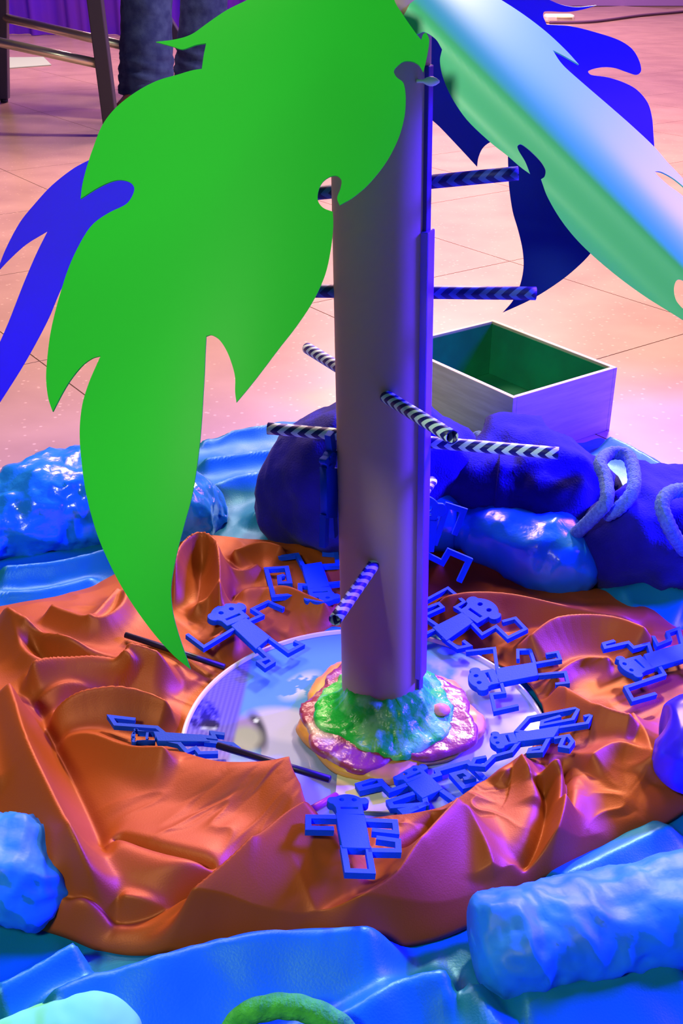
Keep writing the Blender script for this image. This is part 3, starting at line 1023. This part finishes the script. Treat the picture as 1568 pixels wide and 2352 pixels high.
def flat_shape(name, loops, origin, ux, uy, nrm, th_, parent, m):
    """extruded flat plate from 2-D loops (first outer, the others holes)"""
    cu = bpy.data.curves.new('outline', 'CURVE')
    cu.dimensions = '2D'
    cu.fill_mode = 'BOTH'
    cu.extrude = th_ / 2
    cu.bevel_depth = th_ * .10
    cu.bevel_resolution = 1
    cu.offset = -th_ * .10
    for lp in loops:
        s = cu.splines.new('POLY')
        s.points.add(len(lp) - 1)
        for p, q in zip(s.points, lp):
            p.co = (q[0], q[1], 0, 1)
        s.use_cyclic_u = True
    tmp = bpy.data.objects.new('outline', cu)
    COL.objects.link(tmp)
    dg = bpy.context.evaluated_depsgraph_get()
    me = bpy.data.meshes.new_from_object(tmp.evaluated_get(dg))
    bpy.data.objects.remove(tmp)
    bpy.data.curves.remove(cu)
    M4 = Matrix(((ux.x, uy.x, nrm.x, origin.x + nrm.x * th_ / 2), (ux.y, uy.y, nrm.y, origin.y + nrm.y * th_ / 2), (ux.z, uy.z, nrm.z, origin.z + nrm.z * th_ / 2), (0, 0, 0, 1)))
    me.transform(M4)
    me.materials.clear(); me.materials.append(m)
    me.name = name
    o = bpy.data.objects.new(name, me)
    COL.objects.link(o)
    attach(o, parent)
    return o


def circ(cx, cy, rx, ry, n=14, a0=0.0, a1=2 * math.pi):
    return [(cx + rx * math.cos(a0 + (a1 - a0) * k / n), cy + ry * math.sin(a0 + (a1 - a0) * k / n)) for k in range(n)]


def monkey(label, plane, head_c, body, arms, legs, mouth_hole=True, hs=1.0, th_=0.0045, bw=None, group='blue plastic monkeys'):
    """plane: three (px,py,z) points. head_c: pixel; body: four pixels (two at the neck, two at the hips)"""
    if isinstance(plane, list):
        q = plane
    else:
        pts = list(body) + [head_c]
        for a in arms + legs:
            for u, v in zip(a, a[1:]):
                pts += [u, ((u[0] + v[0]) / 2, (u[1] + v[1]) / 2), v]
        q = rest_plane(pts, lift=plane * .8, slope=0.10)
    nrm = (q[1] - q[0]).cross(q[2] - q[0]).normalized()
    if nrm.z < 0 or (abs(nrm.z) < .25 and nrm.y > 0):
        nrm = -nrm
    W = lambda p: plane_hit(p[0], p[1], q[0], nrm)
    b = [W(p) for p in body]
    hc = W(head_c)
    neck = (b[0] + b[1]) / 2
    hips = (b[2] + b[3]) / 2
    ctr = (neck + hips) / 2
    root = empty('toy_monkey', ctr, label, 'toy monkey', group)
    uy = (neck - hips).normalized()
    uy = (uy - nrm * uy.dot(nrm)).normalized()
    ux = uy.cross(nrm).normalized()
    wid = abs((b[1] - b[0]).dot(ux))
    wid = max(wid, abs((b[2] - b[3]).dot(ux)))
    w = bw or wid * .20
    base = -nrm * th_
    # torso plate (traced corners)
    lp = [((p - ctr).dot(ux), (p - ctr).dot(uy)) for p in b]
    flat_shape('torso', [lp], ctr + base, ux, uy, nrm, th_, root, M_monkey)
    # head: round skull, ear bumps, jaw; eye and mouth cut-outs
    hh = max((hc - neck).dot(uy), wid * .35) * 1.0
    R = wid * .58 * hs
    wid0, wid = wid, wid * (1 + .5 * (hs - 1))
    o = neck
    top = hh + R * .55
    out = []
    out += [(-wid * .47, -wid * .02), (wid * .47, -wid * .02), (wid * .48, hh * .45)]
    out += circ(wid * .56, hh * .95, R * .30, R * .34, 9, -2.0, 1.7)
    out += circ(0, hh * .85, R * .93, R * .75, 14, .55, math.pi - .55)
    out += circ(-wid * .56, hh * .95, R * .30, R * .34, 9, math.pi - 1.7, math.pi + 2.0)
    out += [(-wid * .48, hh * .45)]
    holes = [circ(-wid * .22, hh * 1.02, wid * .085, wid * .085, 10), circ(wid * .22, hh * 1.02, wid * .085, wid * .085, 10)]
    mw = wid * .30
    if mouth_hole:
        holes.append([(-mw, hh * .36), (mw, hh * .36), (mw, hh * .36 + wid * .10), (-mw, hh * .36 + wid * .10)])
    flat_shape('head', [out] + [h[::-1] for h in holes], o + base, ux, uy, nrm, th_, root, M_monkey)
    for a in arms:
        ribbon('arm', [W(p) + base for p in a], w, nrm, th_, root, M_monkey)
    for a in legs:
        ribbon('leg', [W(p) + base for p in a], w, nrm, th_, root, M_monkey)
    return root


def flat(z):
    return [(400, 1500, z), (1200, 1500, z), (800, 1800, z)]


def tilt(zl, zr, zb, zf, cx, cy):
    """heights 100 px left/right/behind/in front of a pixel"""
    return [(cx - 100, cy, zl), (cx + 100, cy, zr), (cx, cy + 60, zf)]


monkey('blue toy monkey lying flat in front, facing the camera, legs joined in a square', .010,
       (798, 1838), [(771, 1868), (838, 1873), (851, 1950), (785, 1948)],
       [[(775, 1876), (708, 1875), (708, 1901), (760, 1902)], [(843, 1883), (907, 1886), (910, 1911), (861, 1906)]],
       [[(789, 1946), (798, 1999), (855, 2001), (846, 1948)], [(852, 1952), (915, 1953), (914, 1930), (871, 1924)]])
monkey('blue toy monkey with a square spiral arm, below the dough base', .009, (940, 1774), [(932, 1800), (983, 1778), (1018, 1812), (970, 1835)],
       [[(944, 1798), (895, 1816), (879, 1800), (829, 1812), (822, 1801), (870, 1786), (875, 1796)],
        [(988, 1784), (1008, 1778), (1003, 1769), (1074, 1749), (1119, 1793), (1065, 1807), (1039, 1778), (1065, 1771), (1083, 1785), (1070, 1787)]],
       [[(975, 1830), (978, 1846), (900, 1852), (893, 1840), (945, 1823)], [(978, 1846), (930, 1868), (922, 1860), (955, 1854)], [(1013, 1814), (1043, 1836), (1090, 1825)]])
monkey('blue toy monkey right of the dough base with one arm in a long loop', .0055, (1140, 1700), [(1186, 1705), (1182, 1684), (1286, 1667), (1272, 1694)],
       [[(1206, 1681), (1186, 1678), (1214, 1647), (1330, 1624), (1315, 1651), (1243, 1665), (1245, 1656), (1283, 1645)],
        [(1192, 1702), (1174, 1725), (1134, 1736), (1112, 1758), (1083, 1756), (1090, 1742), (1112, 1738)]],
       [[(1283, 1670), (1348, 1660), (1359, 1640), (1345, 1644)], [(1259, 1696), (1243, 1725), (1214, 1727), (1217, 1720), (1239, 1716)],
        [(1276, 1694), (1305, 1689), (1315, 1702), (1305, 1716), (1286, 1713), (1294, 1695)]], bw=.0028, hs=1.25)
monkey('blue toy monkey on its side over the right edge of the tray', .0055, (1096, 1558), [(1143, 1570), (1138, 1536), (1230, 1521), (1236, 1552)],
       [[(1142, 1540), (1135, 1488), (1073, 1495)], [(1151, 1568), (1158, 1590), (1128, 1594), (1136, 1631), (1186, 1620)]],
       [[(1227, 1522), (1217, 1491), (1189, 1492), (1189, 1511)], [(1229, 1523), (1286, 1513), (1280, 1497), (1257, 1501)], [(1234, 1549), (1298, 1543), (1304, 1567), (1279, 1570)]], bw=.0026, hs=1.2)
monkey('blue toy monkey on the orange cloth at the right edge of the picture', .0055, (1443, 1533), [(1494, 1537), (1478, 1503), (1600, 1468), (1612, 1502)],
       [[(1497, 1503), (1489, 1478), (1455, 1487), (1443, 1475), (1390, 1487), (1386, 1478), (1408, 1472)], [(1512, 1526), (1526, 1548), (1437, 1578), (1453, 1607), (1503, 1593)]],
       [[(1568, 1480), (1558, 1443), (1533, 1452), (1539, 1469), (1510, 1481), (1501, 1463)], [(1600, 1500), (1640, 1540), (1600, 1570)]], bw=.0030, hs=1.2)
monkey('blue toy monkey slanting behind the trunk on its right, zigzag arm raised', .0055, (1112, 1396), [(1087, 1429), (1063, 1406), (993, 1441), (1025, 1473)],
       [[(1070, 1408), (1046, 1394), (1066, 1382), (1028, 1350), (969, 1382)], [(1080, 1428), (1107, 1456), (1139, 1438), (1166, 1464), (1207, 1444), (1183, 1419), (1157, 1426)]],
       [[(998, 1445), (966, 1461)], [(1020, 1465), (1051, 1488), (1078, 1482), (1066, 1473)], [(1010, 1440), (972, 1414), (1016, 1394), (1007, 1385), (984, 1394)]], bw=.0030, hs=1.35)
monkey('blue toy monkey upside down left of the trunk with a square spiral arm', .0055, (735, 1374), [(708, 1355), (757, 1346), (738, 1291), (692, 1298)],
       [[(708, 1343), (689, 1342), (689, 1363), (628, 1369), (611, 1305), (658, 1302), (666, 1337), (643, 1338), (641, 1323), (648, 1321)], [(750, 1340), (800, 1335)]],
       [[(698, 1302), (682, 1272), (643, 1277)], [(734, 1298), (775, 1296), (772, 1269), (745, 1267)]], hs=1.2)
monkey('blue toy monkey leaning over the back left rim of the tray', .014, (518, 1405), [(530, 1437), (563, 1418), (621, 1463), (588, 1492)],
       [[(539, 1442), (468, 1485), (432, 1458)], [(568, 1427), (602, 1412), (580, 1398), (616, 1381), (648, 1395)]],
       [[(617, 1464), (662, 1497), (694, 1480), (679, 1473)], [(594, 1488), (628, 1519), (609, 1531), (594, 1519), (614, 1512)]], bw=.0030, hs=1.45)
monkey('blue toy monkey lying across the orange cloth at the left rim of the tray', .012, (308, 1686), [(362, 1703), (352, 1680), (464, 1688), (482, 1704)],
       [[(376, 1683), (360, 1670), (265, 1663), (253, 1645), (306, 1651)], [(388, 1701), (411, 1706), (429, 1726), (449, 1717), (458, 1729), (496, 1728)]],
       [[(461, 1690), (493, 1694), (487, 1682), (511, 1685)], [(474, 1702), (534, 1708), (546, 1717)]], bw=.0030)
zz = Y0 + .07


p0 = D(1000, 1250, Y0 + .048)
q1 = p0 + Vector((.1, 0, 0)); q2 = p0 + Vector((0, .03, .095))


monkey('blue toy monkey propped upright behind the trunk with one arm up', [p0, q1, q2], (955, 1170), [(928, 1196), (1006, 1192), (996, 1268), (925, 1272)],
        [[(1000, 1247), (1028, 1162), (1066, 1174), (1046, 1224)]], [[(972, 1272), (1016, 1294), (1031, 1268), (1078, 1288), (1057, 1332)], [(940, 1270), (935, 1330)]], bw=.0042)
p0 = D(755, 1150, Y0 - .01)
monkey('dark blue toy monkey hanging edge-on against the left of the trunk', [p0, p0 + Vector((.05, .10, 0)), p0 + Vector((0, 0, .1))], (760, 1050), [(748, 1075), (775, 1075), (775, 1190), (750, 1190)],
        [[(764, 1080), (768, 1040), (764, 1005)]], [[(752, 1190), (750, 1247)], [(770, 1190), (772, 1225)]], bw=.006, hs=.6)

# thin black rods


def rod_path(pp):
    q = rest_plane(pp, .003, .5, .9)
    nr = (q[1] - q[0]).cross(q[2] - q[0]).normalized()
    return [plane_hit(pp[0][0], pp[0][1], q[0], nr), plane_hit(pp[-1][0], pp[-1][1], q[0], nr)]


rods = 'thin black rods lying across the orange cloth'
tag(tube('black_rod', rod_path(((500, 1712), (560, 1733), (620, 1751), (757, 1790))), .0026, M_black, seg=8), 'long thin black rod over the left front rim of the tray', 'rod', rods)
tag(tube('black_rod', rod_path(((288, 1458), (340, 1478), (400, 1500), (515, 1532))), .0026, M_black, seg=8), 'thin black rod on the orange cloth behind the leaf tip', 'rod', rods)


# ------------------------------------------------------------------ bags and sacks
def sack(name, spine, radii, m, label, cat, amp=0.006, scale=22.0, ridge=True, seed=0.0, seg=64, per=14, group=None, floor_z=0.003, hscale=0.8):
    """lumpy stuffed bag: an uneven tube along a spine, closed at both ends"""
    P = smooth_path([tuple(p) for p in spine], per)
    n = len(P)
    rs = np.interp(np.linspace(0, 1, n), np.linspace(0, 1, len(radii)), radii)
    ks = np.ones(5) / 5
    rs = np.convolve(np.concatenate([[rs[0]] * 2, rs, [rs[-1]] * 2]), ks, 'valid')
    V = []
    for i in range(n):
        t = (P[min(i + 1, n - 1)] - P[max(i - 1, 0)]); t.z = 0; t.normalize()
        sd = Vector((-t.y, t.x, 0))
        for k in range(seg):
            a = 2 * math.pi * k / seg
            c, s = math.cos(a), math.sin(a)
            c = math.copysign(abs(c) ** .85, c); s = math.copysign(abs(s) ** .85, s)
            base = P[i] + sd * (c * rs[i]) + Vector((0, 0, s * rs[i] * hscale))
            v = base * scale + Vector((seed, seed * 1.7, 0))
            nn = noise.fractal(v, .7, 2.1, 4)
            if ridge:
                n2 = noise.noise(v * 1.3 + Vector((3, 7, 1)))
                n3 = noise.noise(v * 3.1 + Vector((9, 2, 5)))
                nn = nn * .55 + (.28 - abs(n2)) * 1.5 + (.25 - abs(n3)) * .55
            dirn = (base - P[i])
            dirn = dirn.normalized() if dirn.length > 1e-6 else Vector((0, 0, 1))
            q = base + dirn * nn * amp
            q.z = max(q.z, floor_z)
            V.append(q)
    Fc = []
    for i in range(n - 1):
        for k in range(seg):
            a, b = i * seg + k, i * seg + (k + 1) % seg
            Fc.append((a, b, b + seg, a + seg))
    Fc.append(tuple(range(seg - 1, -1, -1))); Fc.append(tuple(range((n - 1) * seg, n * seg)))
    o = mesh_obj(name, V, Fc, m)
    bm = bmesh.new(); bm.from_mesh(o.data); bmesh.ops.recalc_face_normals(bm, faces=bm.faces); bm.to_mesh(o.data); bm.free()
    return tag(o, label, cat, group)


bags = 'blue plastic bags around the island'
sack('plastic_bag', [G(1084, 2182, .026), G(1096, 2178, .027), G(1130, 2170, .028), G(1200, 2158, .028), G(1300, 2140, .028), G(1450, 2110, .028), G(1660, 2070, .030), G(1740, 2055, .028)], [.004, .022, .029, .031, .031, .032, .034, .008], M_bagpaper,
     'large pale blue stuffed bag at the front right corner', 'bag', .0055, 26, seed=2, group=bags)
sack('plastic_bag', [G(-120, 1990, .03), G(-60, 1990, .035), G(-20, 1990, .035), G(60, 1995, .035), G(120, 2010, .03), G(138, 2020, .025)], [.006, .034, .036, .036, .028, .010], M_bagpaper,
     'crumpled blue plastic bag on the orange cloth at the left edge', 'bag', .008, 24, seed=5, group=bags)
sack('plastic_bag', [G(-110, 1260, .02), G(-70, 1235, .025), G(40, 1190, .03), G(150, 1150, .035), G(280, 1140, .035), G(400, 1160, .03), G(480, 1170, .02), G(522, 1185, .012)], [.006, .03, .05, .056, .056, .05, .036, .006], M_bag,
     'long crumpled blue plastic bag at the back left of the cloth', 'bag', .0095, 22, seed=9, group=bags)
sack('plastic_bag', [G(960, 1165, .04), G(1020, 1185, .042), G(1070, 1205, .036), G(1150, 1225, .038), G(1260, 1265, .036), G(1330, 1295, .032), G(1378, 1312, .026)], [.03, .042, .030, .040, .045, .036, .006], M_bag,
     'smooth blue plastic bag with a twisted neck behind the trunk on the right', 'bag', .004, 18, seed=12, group=bags)
sack('plastic_bag', [G(1500, 1720, .04), G(1540, 1715, .045), G(1600, 1710, .045), G(1660, 1704, .045), G(1720, 1700, .035)], [.008, .032, .040, .036, .006], M_ball,
     'glossy deep blue bag at the right edge beside the orange cloth', 'bag', .003, 12, ridge=False, seed=4, group=bags)

navy = 'navy fleece bags behind the trunk'


def cord(pts, parent, r=.0055):
    P = smooth_path([tuple(p) for p in pts], 12)
    return tube('cord', P, r * 1.15, M_cord, parent, 12, lump=lambda i, k: 1 + .05 * math.sin(i * 1.6 + k * math.pi / 3))


b1 = sack('drawstring_bag', [G(640, 1120, .03), G(700, 1095, .055), G(780, 1085, .07), G(880, 1075, .075), G(960, 1065, .06), G(1010, 1055, .03)], [.02, .07, .085, .085, .07, .02], M_navy,
          'navy fleece bag bulging behind the left side of the trunk', 'bag', .010, 12, ridge=False, seed=20, group=navy, hscale=.95)
cord([G(757, 1055, .10), G(738, 1085, .085), G(722, 1120, .065), G(722, 1150, .05), G(735, 1178, .03), G(760, 1185, .02)], b1)
b2 = sack('drawstring_bag', [G(1020, 1115, .02), G(1070, 1115, .05), G(1150, 1115, .055), G(1260, 1125, .055), G(1330, 1135, .04), G(1370, 1140, .02)], [.02, .068, .078, .080, .062, .01], M_navy,
          'wide navy fleece bag in front of the wooden box', 'bag', .012, 13, ridge=False, seed=24, group=navy, hscale=.8)
tube('cord', smooth_path([tuple(p) for p in (G(1085, 1012, .075), G(1098, 1002, .08), G(1105, 1010, .082), G(1096, 1022, .08))], 8), .006, M_cord, b2, 12)
b3 = sack('drawstring_bag', [G(1360, 1235, .02), G(1430, 1222, .045), G(1530, 1220, .048), G(1640, 1225, .045), G(1740, 1230, .03)], [.02, .066, .072, .070, .01], M_navy,
          'navy fleece bag with looped cords at the right edge', 'bag', .012, 13, ridge=False, seed=29, group=navy, hscale=.75)
cord([G(1312, 1235, .055), G(1360, 1190, .085), G(1392, 1150, .105), G(1390, 1100, .115), G(1378, 1065, .12), G(1400, 1042, .12), G(1440, 1046, .12), G(1455, 1085, .115), G(1452, 1130, .108), G(1420, 1168, .095), G(1390, 1185, .085)], b3)
cord([G(1600, 1140, .125), G(1568, 1126, .125), G(1534, 1134, .125), G(1520, 1160, .12), G(1530, 1195, .11), G(1550, 1235, .09), G(1572, 1265, .07)], b3)

# ------------------------------------------------------------------ rope and mint cloth at the front
P = smooth_path([tuple(p) for p in (G(520, 2390, .03), G(560, 2335, .045), G(630, 2312, .05), G(700, 2318, .05), G(770, 2350, .045), G(820, 2400, .03))], 14)
tag(tube('rope', P, .0062, M_rope, seg=24, lump=lambda i, k: 1 + .10 * abs(math.sin(i * .32 + k * math.pi / 8))), 'thick green rope looping up at the bottom edge', 'rope')
sack('fabric_scrap', [G(0, 2440, .02), G(120, 2400, .024), G(230, 2375, .024), G(320, 2390, .018), G(345, 2410, .012)], [.02, .022, .022, .016, .006], M_mint,
     'pale mint green fabric scrap at the bottom left', 'fabric', .003, 16, ridge=False, seed=40)

# ------------------------------------------------------------------ wooden box
br = G(1420, 986, 0)
d_ = ray(1416, 843)
bh = H + d_.z * (br.y / d_.y)
cor = [G(1130, 733, bh), G(1416, 843, bh), G(1180, 915, bh), G(904, 790, bh)]
cor = [Vector((c.x, c.y, 0)) for c in cor]
ux = ((cor[1] - cor[0]) + (cor[2] - cor[3])).normalized()
uy = Vector((-ux.y, ux.x, 0))
if (cor[0] - cor[1]).dot(uy) < -1 or (cor[0] - cor[3]).dot(uy) < 0:
    uy = -uy
ctr = sum(cor, Vector()) / 4
hx = (abs((cor[1] - cor[0]).dot(ux)) + abs((cor[2] - cor[3]).dot(ux))) / 4
hy = (abs((cor[0] - cor[3]).dot(uy)) + abs((cor[1] - cor[2]).dot(uy))) / 4
crate = empty('wooden_box', (ctr.x, ctr.y, 0), 'open pale wooden box painted green inside, on the tiled floor', 'box')
tw = 0.006


def panel(name, x0, x1, y0, y1, z0, z1, m):
    bm = bmesh.new()
    frame_box(bm, ctr + ux * x0 + uy * y0 + Vector((0, 0, z0)), ux * (x1 - x0), uy * (y1 - y0), Vector((0, 0, z1 - z0)))
    return add_bevel(bm_obj(name, bm, m, crate), .0008)


panel('side_panel', -hx, hx, -hy, -hy + tw, 0, bh, M_wood)
panel('side_panel', -hx, hx, hy - tw, hy, 0, bh, M_wood)
panel('side_panel', -hx, -hx + tw, -hy + tw, hy - tw, 0, bh, M_wood)
panel('side_panel', hx - tw, hx, -hy + tw, hy - tw, 0, bh, M_wood)
panel('bottom_panel', -hx + tw, hx - tw, -hy + tw, hy - tw, .002, .008, M_greenin)
e = .0012
panel('green_lining', -hx + tw, hx - tw, -hy + tw, -hy + tw + e, .008, bh - .003, M_greenin)
panel('green_lining', -hx + tw, hx - tw, hy - tw - e, hy - tw, .008, bh - .003, M_greenin)
panel('green_lining', -hx + tw, -hx + tw + e, -hy + tw + e, hy - tw - e, .008, bh - .003, M_greenin)
panel('green_lining', hx - tw - e, hx - tw, -hy + tw + e, hy - tw - e, .008, bh - .003, M_greenin)

# ------------------------------------------------------------------ stool, person, far things
fB, fA, fC = G(258, 312), G(10, 235), G(478, 212)


def leg_line(foot, ptop):
    t = D(ptop[0], ptop[1], foot.y)
    k = 0.74 / (t.z - foot.z)
    return foot, foot + (t - foot) * k


stool = empty('stool', ((fA.x + fB.x) / 2, fB.y, 0), 'tall metal stool with dark legs and two bright foot rails', 'stool')


def sleg(line, w=.03):
    a, b = line
    bm = bmesh.new()
    s = Vector((w, 0, 0)); t = Vector((0, w, 0))
    frame_box(bm, a - s / 2 - t / 2 + Vector((0, 0, .012)), s, t, b - a - Vector((0, 0, .012)))
    o = add_bevel(bm_obj('leg', bm, M_leg, stool), .003)
    V, Fc = tube_mesh([a + Vector((0, 0, .0005)), a + Vector((0, 0, .013))], [w * .38, w * .42], 12)
    mesh_obj('foot', V, Fc, M_black, o)
    return line


lB = sleg(leg_line(fB, (216, -20)), .042)
lA = sleg(leg_line(fA, (6, -20)), .036)
lC = sleg(leg_line(fC, (350, 0)), .05)
fD = Vector((fA.x - .30, fB.y - .1, 0))
lD = sleg((fD, fD + Vector((.05, 0, .74))), .036)


def at_z(line, z):
    a, b = line
    return a.lerp(b, (z - a.z) / (b.z - a.z))


zr = D(222, 146, fB.y - .02).z
tube('rail', [D(-60, 84, fB.y + .10), D(224, 146, fB.y)], .014, M_metal, stool, 16)
tube('rail', [D(8, 40, fA.y), D(280, 104, fA.y - .28)], .015, M_metal, stool, 16)
tops = [l[1] for l in (lA, lB, lC, lD)]
x0, x1 = min(t.x for t in tops) - .03, max(t.x for t in tops) + .03
y0_, y1_ = min(t.y for t in tops) - .03, max(t.y for t in tops) + .03
box_part('seat', (x0, y0_, .735), (x1, y1_, .765), M_leg, stool, .008)

pf = G(330, 268)
yj = pf.y
person = empty('person', (pf.x, pf.y, 0), 'person standing by the stool, only blue jeans and a dark boot in view', 'person')


def trouser(pts, rad, seg=28):
    P = smooth_path([tuple(p) for p in pts], 14)
    rs = np.interp(np.linspace(0, 1, len(P)), np.linspace(0, 1, len(rad)), rad)
    return tube('jeans_leg', P, list(rs), M_jean, person, seg, lump=lambda i, k: 1 + .06 * noise.noise(Vector((k * .5, i * .35, yj))) + (.025 * math.sin(i * 1.5 + k * .4) if i < 16 else 0))


def foot(p, dirn):
    P = [p + dirn * t + Vector((0, 0, z)) for t, z in ((-.07, .035), (-.05, .045), (0, .055), (.05, .045), (.10, .034), (.15, .028), (.175, .022))]
    o = tube('boot', P, [.015, .038, .045, .044, .040, .034, .012], M_shoe, person, 18)
    return o


trouser([D(333, 218, yj), D(336, 130, yj), D(336, 0, yj + .01), D(338, -180, yj + .02), D(350, -380, yj + .05)], [.088, .086, .080, .088, .10])
foot(Vector((pf.x - .005, yj, 0)), Vector((-.25, -.97, 0)).normalized())
tube('boot_shaft', [Vector((pf.x, yj, .04)), D(333, 205, yj)], [.046, .056], M_shoe, person, 18)
y2 = yj + .35
trouser([D(452, 205, y2), D(462, 110, y2), D(468, 0, y2), D(465, -140, y2), D(450, -330, y2)], [.088, .086, .080, .088, .10])
p2 = D(452, 230, y2)
foot(Vector((p2.x, y2, 0)), Vector((.1, -1, 0)).normalized())
tube('boot_shaft', [Vector((p2.x, y2, .04)), D(452, 200, y2)], [.046, .056], M_shoe, person, 18)

# violet curtain behind the stool
V, Fc = [], []
NX = 160
for i in range(NX):
    x = -3.0 + 3.1 * i / (NX - 1)
    for z in (0.004, 0.6, 1.4, 2.4):
        V.append((x, 6.9 + .05 * math.sin(x * 26) + .03 * math.sin(x * 61), z))
cur = mesh_obj('curtain', V, grid_faces(NX, 4), M_curtain)
tag(cur, 'violet blue curtain hanging to the floor behind the stool', 'curtain')

# pale sheet on the floor under the stool
a, b, c = G(20, 133, .001), G(100, 132, .001), G(118, 150, .001)
d2 = G(10, 158, .001)
tag(mesh_obj('paper_sheet', [a, b, c, d2] + [p + Vector((0, 0, .003)) for p in (a, b, c, d2)],
             [(3, 2, 1, 0), (4, 5, 6, 7), (0, 1, 5, 4), (1, 2, 6, 5), (2, 3, 7, 6), (3, 0, 4, 7)], M_paper, smooth=False), 'pale green sheet of paper lying on the floor beyond the stool', 'paper')
# small white plug with a dark cable
w0 = G(1285, 40, .03)
plug = empty('plug', (w0.x, w0.y, 0), 'small white plug on the floor at the upper right', 'plug')
o = box_part('body', (w0.x - .10, w0.y - .06, .001), (w0.x + .09, w0.y + .06, .05), M_white, plug, .015)
V, Fc = tube_mesh([Vector((w0.x - .03, w0.y - .062, .034)), Vector((w0.x + .07, w0.y - .062, .030))], .006, 10)
mesh_obj('slot', V, Fc, M_card, plug)
P = smooth_path([tuple(p) for p in (G(1262, 52, .008), G(1360, 50, .008), G(1470, 36, .008), G(1568, 27, .008), G(1680, 14, .008))], 10)
tag(tube('cable', P, .010, M_cable, seg=10), 'dark thin cable running along the floor from the white plug', 'cable')
